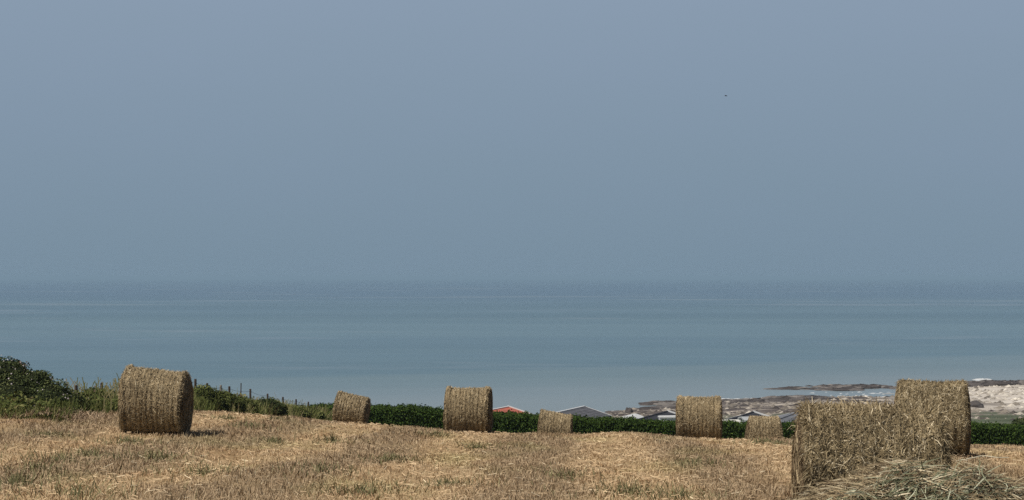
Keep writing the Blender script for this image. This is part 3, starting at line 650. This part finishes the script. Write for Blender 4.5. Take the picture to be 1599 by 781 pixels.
# ------------------------------------------------------------------ chalets and caravans below the field
AZ = R(22)
def chalet(label, px, py, d, L, hw, drop, roof_m, trim_far=True, trim_w=.18, ridge_sunlit=False, wall_m=None):
    ax, ay, az_ = at(px, py, d)                     # far ridge end
    r = np.array([math.sin(AZ), math.cos(AZ), 0]); p_ = np.array([math.cos(AZ), -math.sin(AZ), 0])
    cen = np.array([ax, ay, 0])-r*(L/2); gz = float(h_slope(np.array([cen[0]]), np.array([cen[1]]))[0])-.15
    root = empty('chalet', (cen[0], cen[1], gz), label, 'chalet', 'chalets below the hedge')
    H = az_-gz
    def P(a, b_, z): return r*a+p_*b_+np.array([0, 0, z])     # along ridge, to the right, up
    w = MB(); hl = L/2-.25; ww = hw-.3; ev = H-drop*ww/hw-.12
    V = [P(-hl, -ww, 0), P(hl, -ww, 0), P(hl, ww, 0), P(-hl, ww, 0), P(-hl, -ww, ev), P(hl, -ww, ev), P(hl, ww, ev), P(-hl, ww, ev), P(-hl, 0, H-.12), P(hl, 0, H-.12)]
    w.add(V, [(0, 1, 5, 4), (1, 2, 6, 5), (2, 3, 7, 6), (3, 0, 4, 7)], [(5, 6, 9), (7, 4, 8)]); w.build('wall', wall_m or m_wall, root)
    rf = MB(); h2 = L/2
    for s in (1, -1):
        a, b_, c_, d_ = P(-h2, 0, H-.06), P(-h2, s*hw, H-.06-drop), P(h2, s*hw, H-.06-drop), P(h2, 0, H-.06)
        q = (a, b_, c_, d_) if s > 0 else (a, d_, c_, b_)
        rf.slab(*q, (0, 0, .06 if s > 0 else .0601))
    ro = rf.build('roof', roof_m, root)
    for e in (-1, 1):
        t = MB()
        for s in (1, -1):
            x0 = e*(h2+.003); x1 = e*(h2+.07)
            lo, hi = min(x0, x1), max(x0, x1)
            up = .2+trim_w if (s > 0 and e > 0) else .22
            t.slab(P(lo, 0, H-.2), P(lo, s*(hw+.05), H-.2-drop*1.02), P(hi, s*(hw+.05), H-.2-drop*1.02), P(hi, 0, H-.2), (0, 0, up))
        t.build('bargeboard', m_white, root)
    rc = MB(); cw = .16 if not ridge_sunlit else .34
    for s in (1, -1): 
        ww_ = cw if s < 0 else .12
        rc.slab(P(-h2+.01, 0, H+.012), P(-h2+.01, s*ww_, H+.012-drop*ww_/hw), P(h2-.01, s*ww_, H+.012-drop*ww_/hw), P(h2-.01, 0, H+.012), (0, 0, .05 if s > 0 else .0505))
    rc.build('ridge_cap', m_white if ridge_sunlit else roof_m, root)  # white cap, wider on the left, paints in the sunlit left roof slope
    for a in (-L*.28, L*.2):
        wi = MB(); 
        q = [P(a-.6, ww+.004, 1.0), P(a+.6, ww+.004, 1.0), P(a+.6, ww+.004, 1.95), P(a-.6, ww+.004, 1.95)]
        wi.slab(*q, tuple(p_*.05)); fr = wi.build('window', m_white, root)
        gl = MB(); q = [P(a-.52, ww+.057, 1.07), P(a+.52, ww+.057, 1.07), P(a+.52, ww+.057, 1.88), P(a-.52, ww+.057, 1.88)]
        gl.slab(*q, tuple(p_*.01)); gl.build('pane', m_glass, fr)
    return root
chalet('chalet with a red roof peeping over the hedge', 793, 634.5, 152, 9.5, 2.2, .62, m_rred, trim_w=.10, ridge_sunlit=True)
chalet('widest grey-roofed chalet with a thick white ridge line painted for its sunlit left slope', 912, 634, 152, 13, 2.7, .80, m_rgrey, trim_w=.03, ridge_sunlit=True)
chalet('slate-roofed chalet left of the ribbed bale on the crest', 1041, 642, 150, 11, 2.6, .70, m_rdark, trim_w=.14)
chalet('slate-roofed chalet right of the ribbed bale, above a pale caravan', 1175, 643, 150, 11, 2.6, .75, m_rdark, trim_w=.14)
chalet('pale grey roofed chalet partly behind the shaggy foreground bale', 1250, 641, 151, 12, 3.2, .80, m_rpale, trim_w=.05)

def caravan(label, px, py, d, L, wd, peak, body_m, rz):
    x, y, zt = at(px, py, d); gz = float(h_slope(np.array([x]), np.array([y]))[0])-.05
    root = empty('static_caravan', (x, y, gz), label, 'caravan', 'caravans among the chalets', rz); H = zt-gz
    b_ = MB(); b_.box(-L/2, L/2, -wd/2, wd/2, .35, H-peak-.1); b_.build('body', body_m, root)
    r_ = MB(); k = 7; ys = np.linspace(-wd/2-.06, wd/2+.06, k); zz = H-peak*(np.abs(ys)/(wd/2+.06))**1.4
    V = [(sx_, yy, z_+o_) for sx_ in (-L/2-.06, L/2+.06) for o_ in (0, -.14) for yy, z_ in zip(ys, zz)]
    Q = []
    for i in range(k-1):
        Q += [(i, 2*k+i, 2*k+i+1, i+1), (k+i, k+i+1, 3*k+i+1, 3*k+i), (i, i+1, k+i+1, k+i), (2*k+i, 3*k+i, 3*k+i+1, 2*k+i+1)]
    Q += [(0, k, 3*k, 2*k), (k-1, 3*k-1, 4*k-1, 2*k-1)]
    r_.add(V, Q); r_.build('roof', m_white if body_m is m_white else body_m, root)
    for a in (-L*.3, 0.02, L*.3):
        wi = MB().box(a-.45, a+.45, -wd/2-.02, -wd/2-.003, H-peak-1.25, H-peak-.45); wi.build('window', m_glass, root)
    wi = MB().box(L/2+.003, L/2+.02, -wd*.32, wd*.32, H-peak-1.25, H-peak-.4); wi.build('window', m_glass, root)
    for a in (-L*.3, L*.3):
        wh = MB().tube([(a, -wd/2+.05, .22), (a, -wd/2+.25, .22)], .23, 12); wh.build('wheel', m_rdark, root)
    return root
caravan('small white caravan with a shallow peaked roof between two chalets', 983, 647.5, 142, 3.0, 1.6, .28, m_white, R(90-22))
caravan('little white caravan against the slate roof left of the ribbed bale', 1043.5, 648.5, 138, 1.6, .6, .06, m_white, R(8))
caravan('cream caravan just right of the ribbed bale, barely above the hedge', 1132, 654.8, 134, 2.2, 1.0, .12, m_cream, R(5))
m_palepanel = simple('pale_panel', (.36, .37, .37), .5, .3, .08)
caravan('long pale grey caravan in front of the right slate roof', 1179, 650, 136, 2.4, 2.4, .2, m_palepanel, R(4))

# ------------------------------------------------------------------ shore: rocks, reefs, stones, surf
def lump(m, c, rad, g, r, n1=9, n2=6):
    th, ph = np.meshgrid(np.linspace(0, 2*math.pi, n1, endpoint=False), np.linspace(0.001, math.pi*.6, n2))
    s_ = 1+.55*(vnoise(th*1.3+g.uniform(0, 50), ph*2+g.uniform(0, 50), 3)-.5)
    m.add(np.c_[(c[0]+rad[0]*s_*np.cos(th)*np.sin(ph)).ravel(), (c[1]+rad[1]*s_*np.sin(th)*np.sin(ph)).ravel(), (c[2]+rad[2]*s_*np.cos(ph)).ravel()],
          [(a*n1+(b_+1) % n1, a*n1+b_, (a+1)*n1+b_, (a+1)*n1+(b_+1) % n1) for a in range(n2-1) for b_ in range(n1)], rnd=r)
def gz_shore(x, y): return max(float(h_slope(np.array([x]), np.array([y]))[0]), SEA)
def reef(label, px0, px1, py, depth, hgt, n, seed, name='rock_reef', cat='reef', group='weedy reefs along the tide line', slope=0):
    g = np.random.default_rng(seed); d = 25*F/(py-HZ)
    x0 = (px0-799.5)/F*d; x1 = (px1-799.5)/F*d; cx = (x0+x1)/2; gz = gz_shore(cx, d)
    m = MB()
    for i in range(n):
        x = g.uniform(x0, x1); e = 1-abs((x-cx)/((x1-x0)/2))**3
        y = d+g.normal(0, depth*.4)+slope*(x-cx)
        s = g.uniform(.4, 1.2)*(.35+.65*e)
        z = gz_shore(x, y)
        lump(m, (x-cx, y-d, z-gz-.1), (s*2.4, s*1.6, s*hgt), g, g.random())
    o = m.build(name, m_rock); o.location = (cx, d, gz); return tag(o, label, cat, group)
reef('thin dark reef farthest out from shore, left tip of the outer line', 1202, 1222, 607.5, 1.5, .30, 14, 1)
reef('dark reef in the shallows right of the thin outer tip', 1220, 1272, 607, 3, .45, 50, 2)
reef('dark double reef left of the half-hidden bale, in front of open sea', 1268, 1400, 605, 5, .62, 130, 3)
reef('second dark ledge just inside the double reef', 1275, 1345, 609, 2, .5, 50, 8)
reef('long dark reef at the sea edge right of the half-hidden bale', 1495, 1625, 602.5, 6, 1.0, 190, 4)
reef('low dark reef at the water line left of the ribbed bale', 1003, 1065, 631, 3, .55, 60, 5)
reef('dark reef band on the foreshore right of the ribbed bale', 1105, 1300, 630.5, 5, .55, 190, 6)
reef('dark broken rock band lower on the foreshore right of the ribbed bale', 1140, 1300, 636, 5, .6, 150, 7)
reef('scattered low rocks behind the slate roof left of the ribbed bale', 990, 1060, 640, 4, .45, 50, 9)
def boulder(label, px, py, wpx, d, hpx, seed):
    x, y, z = at(px, py, d); g = np.random.default_rng(seed); m = MB()
    lump(m, (0, 0, 0), (wpx/F*d/2, wpx/F*d*.4, hpx/F*d), g, .4, 22, 12)
    for q in range(6): lump(m, (g.uniform(-.4, .4)*wpx/F*d, g.uniform(-.6, .1), -.05), (.5, .4, .35), g, g.random())
    o = m.build('boulder', m_rock, smooth=True); o.location = (x, y, z-.1); return tag(o, label, 'boulder', 'big rocks on the shore')
boulder('big rounded brown boulder on pale shingle at the right', 1524, 634.5, 23, 257, 9, 3)
boulder('brown rock stack at the water behind the small white caravan', 980.5, 645, 15, 290, 8.5, 5)

g = np.random.default_rng(99); m = MB()
n = 15000; X = g.uniform(-10, 170, n); Y = 205+(370-205)*g.random(n); ds = np.interp(X, shx, shd)
k = (Y < ds+2) & (fbm(X*.05, Y*.12, 88, 3)+.25*g.random(n) > .50); X, Y = X[k], Y[k]; Z = h_slope(X, Y)
ico = np.array([(1, 0, 0), (.3, .9, 0), (-.8, .6, 0), (-.8, -.6, 0), (.3, -.9, 0), (0, 0, .8)]); T = [(0, 1, 5), (1, 2, 5), (2, 3, 5), (3, 4, 5), (4, 0, 5)]
k = len(X); s = .12+.65*g.random(k)**3; a = g.uniform(0, 2*math.pi, k); J = g.uniform(.7, 1.3, (k, 6, 3))
V = ico[None]*J*s[:, None, None]*np.array([1.5, 1, .75]); ca, sa = np.cos(a)[:, None], np.sin(a)[:, None]
V = np.stack([V[..., 0]*ca-V[..., 1]*sa+X[:, None], V[..., 0]*sa+V[..., 1]*ca+Y[:, None], V[..., 2]+Z[:, None]-.03], -1)
palef = sstep(60, 98, X); rr_ = np.clip(g.normal(.22+.42*palef, .22, k), 0, 1)
m.add(V.reshape(-1, 3), T=(np.array(T)[None]+(np.arange(k)*6)[:, None, None]).reshape(-1, 3), rnd=np.repeat(rr_, 6))
tag(m.build('shingle', m_stone), 'pale and dark stones strewn over the foreshore', 'shingle', kind='stuff')

m = MB()
def foam(px0, px1, py, n, sy, sz, slope=0):
    d0 = 25*F/(py-HZ)
    for i in range(n):
        px = g.uniform(px0, px1); d = d0+g.normal(0, sy)+slope*(px-px0); x = (px-799.5)/F*d
        lump(m, (x, d, max(gz_shore(x, d), SEA)-.02), (g.uniform(.3, 1.3)*sz*2, g.uniform(.3, .8)*sz*1.6, g.uniform(.15, .4)*sz), g, .5, 7, 4)
foam(1526, 1541, 593.5, 16, 1.2, .9); foam(1545, 1551, 599, 5, .6, .5); foam(1120, 1240, 624.0, 110, .9, .32, .05)
foam(1265, 1395, 617, 45, 6, .26); foam(1310, 1400, 621, 50, 2.0, .28); foam(1018, 1060, 629, 14, .6, .25); foam(905, 1000, 641, 5, 2, .2)
tag(m.build('surf', m_foam, smooth=True), 'white flecks of surf breaking along the reefs and shallows', 'surf', kind='stuff')

# dark shrub behind the hedge at the right edge
x, y, z = at(1596, 664, 96)
bush('shrub', 'dark rounded shrub behind the hedge at the right edge', 'shrub', (x, y, z-.6), [(0, 0, .5, .75, .6, .55), (.9, 0, .55, .8, .6, .6), (-.5, 0, .35, .5, .4, .35)], 3800, .12, m_bush, seed=31)

# bird far up over the sea
x, y, z = at(1134, 149.5, 70)
m = MB()
m.tube([(-.075, 0, 0), (-.05, 0, .008), (0, 0, .012), (.045, 0, .005), (.10, 0, .0)], [.004, .018, .022, .015, .004], 8)
for s in (-1, 1):
    P = np.array([[(-.035, s*.015, .015), (.03, s*.015, .012)], [(-.03, s*.08, .045), (.025, s*.08, .04)], [(.01, s*.16, .03), (.035, s*.16, .028)]]).reshape(-1, 3)
    V = np.vstack([P, P-np.array([0, 0, .004])])
    m.add(V, [(0, 1, 3, 2), (2, 3, 5, 4), (7, 6, 8, 9), (9, 8, 10, 11), (0, 2, 8, 6), (2, 4, 10, 8), (3, 1, 7, 9), (5, 3, 9, 11), (4, 5, 11, 10), (1, 0, 6, 7)])
o = m.build('bird', m_bird, smooth=True); o.location = (x, y, z); o.scale = (.75, .75, .75); o.rotation_euler = (R(10), 0, R(12)); tag(o, 'tiny dark bird flying high in the hazy sky', 'bird')

# ------------------------------------------------------------------ haze
hm = bpy.data.materials.new('haze'); hm.use_nodes = True; nt = hm.node_tree; nt.nodes.clear()
out = nt.nodes.new('ShaderNodeOutputMaterial'); pv = nt.nodes.new('ShaderNodeVolumePrincipled')
pv.inputs['Color'].default_value = (.410, .590, .745, 1); pv.inputs['Density'].default_value = 1.35e-4; pv.inputs['Anisotropy'].default_value = 0.0
nt.links.new(pv.outputs[0], out.inputs['Volume'])
m = MB().box(-26000, 26000, -300, 40000, -40, 9.5)
o = m.build('haze', hm); tag(o, 'pale blue sea haze filling the air', 'haze', kind='stuff')

# ------------------------------------------------------------------ camera, sun, sky
cam = bpy.data.cameras.new('camera'); co = bpy.data.objects.new('camera', cam); C.objects.link(co)
cam.sensor_width = 36; cam.lens = 36*F/1599; cam.clip_end = 80000; cam.clip_start = .1
co.location = (0, 0, 0); co.rotation_euler = (R(90)+math.atan((HZ-390.5)/F), 0, 0)
bpy.context.scene.camera = co

EL = R(55); to = np.array([-.80, -.60, 0]); to /= np.linalg.norm(to)
tosun = np.array([to[0]*math.cos(EL), to[1]*math.cos(EL), math.sin(EL)])
sl = bpy.data.lights.new('sun', 'SUN'); sl.energy = 4.4; sl.angle = R(.6); sl.color = (1, .95, .86)
so = bpy.data.objects.new('sun', sl); C.objects.link(so)
from mathutils import Vector
so.rotation_euler = Vector(tosun).to_track_quat('Z', 'Y').to_euler()
w = bpy.data.worlds.new('World'); bpy.context.scene.world = w; w.use_nodes = True; nt = w.node_tree
bg = nt.nodes['Background']; bg.inputs['Strength'].default_value = .055
sky = nt.nodes.new('ShaderNodeTexSky'); sky.sky_type = 'NISHITA'; sky.sun_disc = False; sky.sun_elevation = EL
sky.sun_rotation = math.atan2(tosun[0], tosun[1]); sky.dust_density = 2.0; sky.altitude = 0
tc = nt.nodes.new('ShaderNodeTexCoord'); sp = nt.nodes.new('ShaderNodeSeparateXYZ'); nt.links.new(tc.outputs['Generated'], sp.inputs[0])
def sc_(c): return tuple(v/.055 for v in c)
hz_c = N(nt, 'ShaderNodeMapRange'); nt.links.new(sp.outputs['Z'], hz_c.inputs['Value'])
for k, q in zip(('From Min', 'From Max', 'To Min', 'To Max'), (0, .175, 0, 1)): hz_c.inputs[k].default_value = q
mot = noise(nt, None, 2.2, 4, .6); mp = N(nt, 'ShaderNodeMapping'); mp.inputs['Scale'].default_value = (1, 1, 3.5)
nt.links.new(tc.outputs['Generated'], mp.inputs['Vector']); nt.links.new(mp.outputs['Vector'], mot.node.inputs['Vector'])
low = mixc(nt, hz_c.outputs[0], sc_((.190, .270, .349)), sc_((.252, .330, .430)))
low = mixc(nt, 1.0, low, ramp(nt, mot, [(.3, (.985, .995, .98)), (.7, (1.012, 1.006, 1.018))]), 'MULTIPLY')
f = N(nt, 'ShaderNodeMapRange'); f.interpolation_type = 'SMOOTHSTEP'; nt.links.new(sp.outputs['Z'], f.inputs['Value'])
for k, q in zip(('From Min', 'From Max', 'To Min', 'To Max'), (.16, .55, 0, 1)): f.inputs[k].default_value = q
nt.links.new(mixc(nt, f.outputs[0], low, sky.outputs[0]), bg.inputs['Color'])

sc = bpy.context.scene
sc.view_settings.view_transform = 'Standard'; sc.view_settings.look = 'None'; sc.view_settings.exposure = 0; sc.view_settings.gamma = 1; sc.view_settings.use_curve_mapping = False
sc.cycles.use_denoising = False; sc.cycles.max_bounces = 5; sc.cycles.diffuse_bounces = 3; sc.cycles.volume_bounces = 0
try: sc.cycles.denoising_input_passes = 'RGB_ALBEDO_NORMAL'; sc.cycles.denoising_prefilter = 'ACCURATE'
except Exception: pass
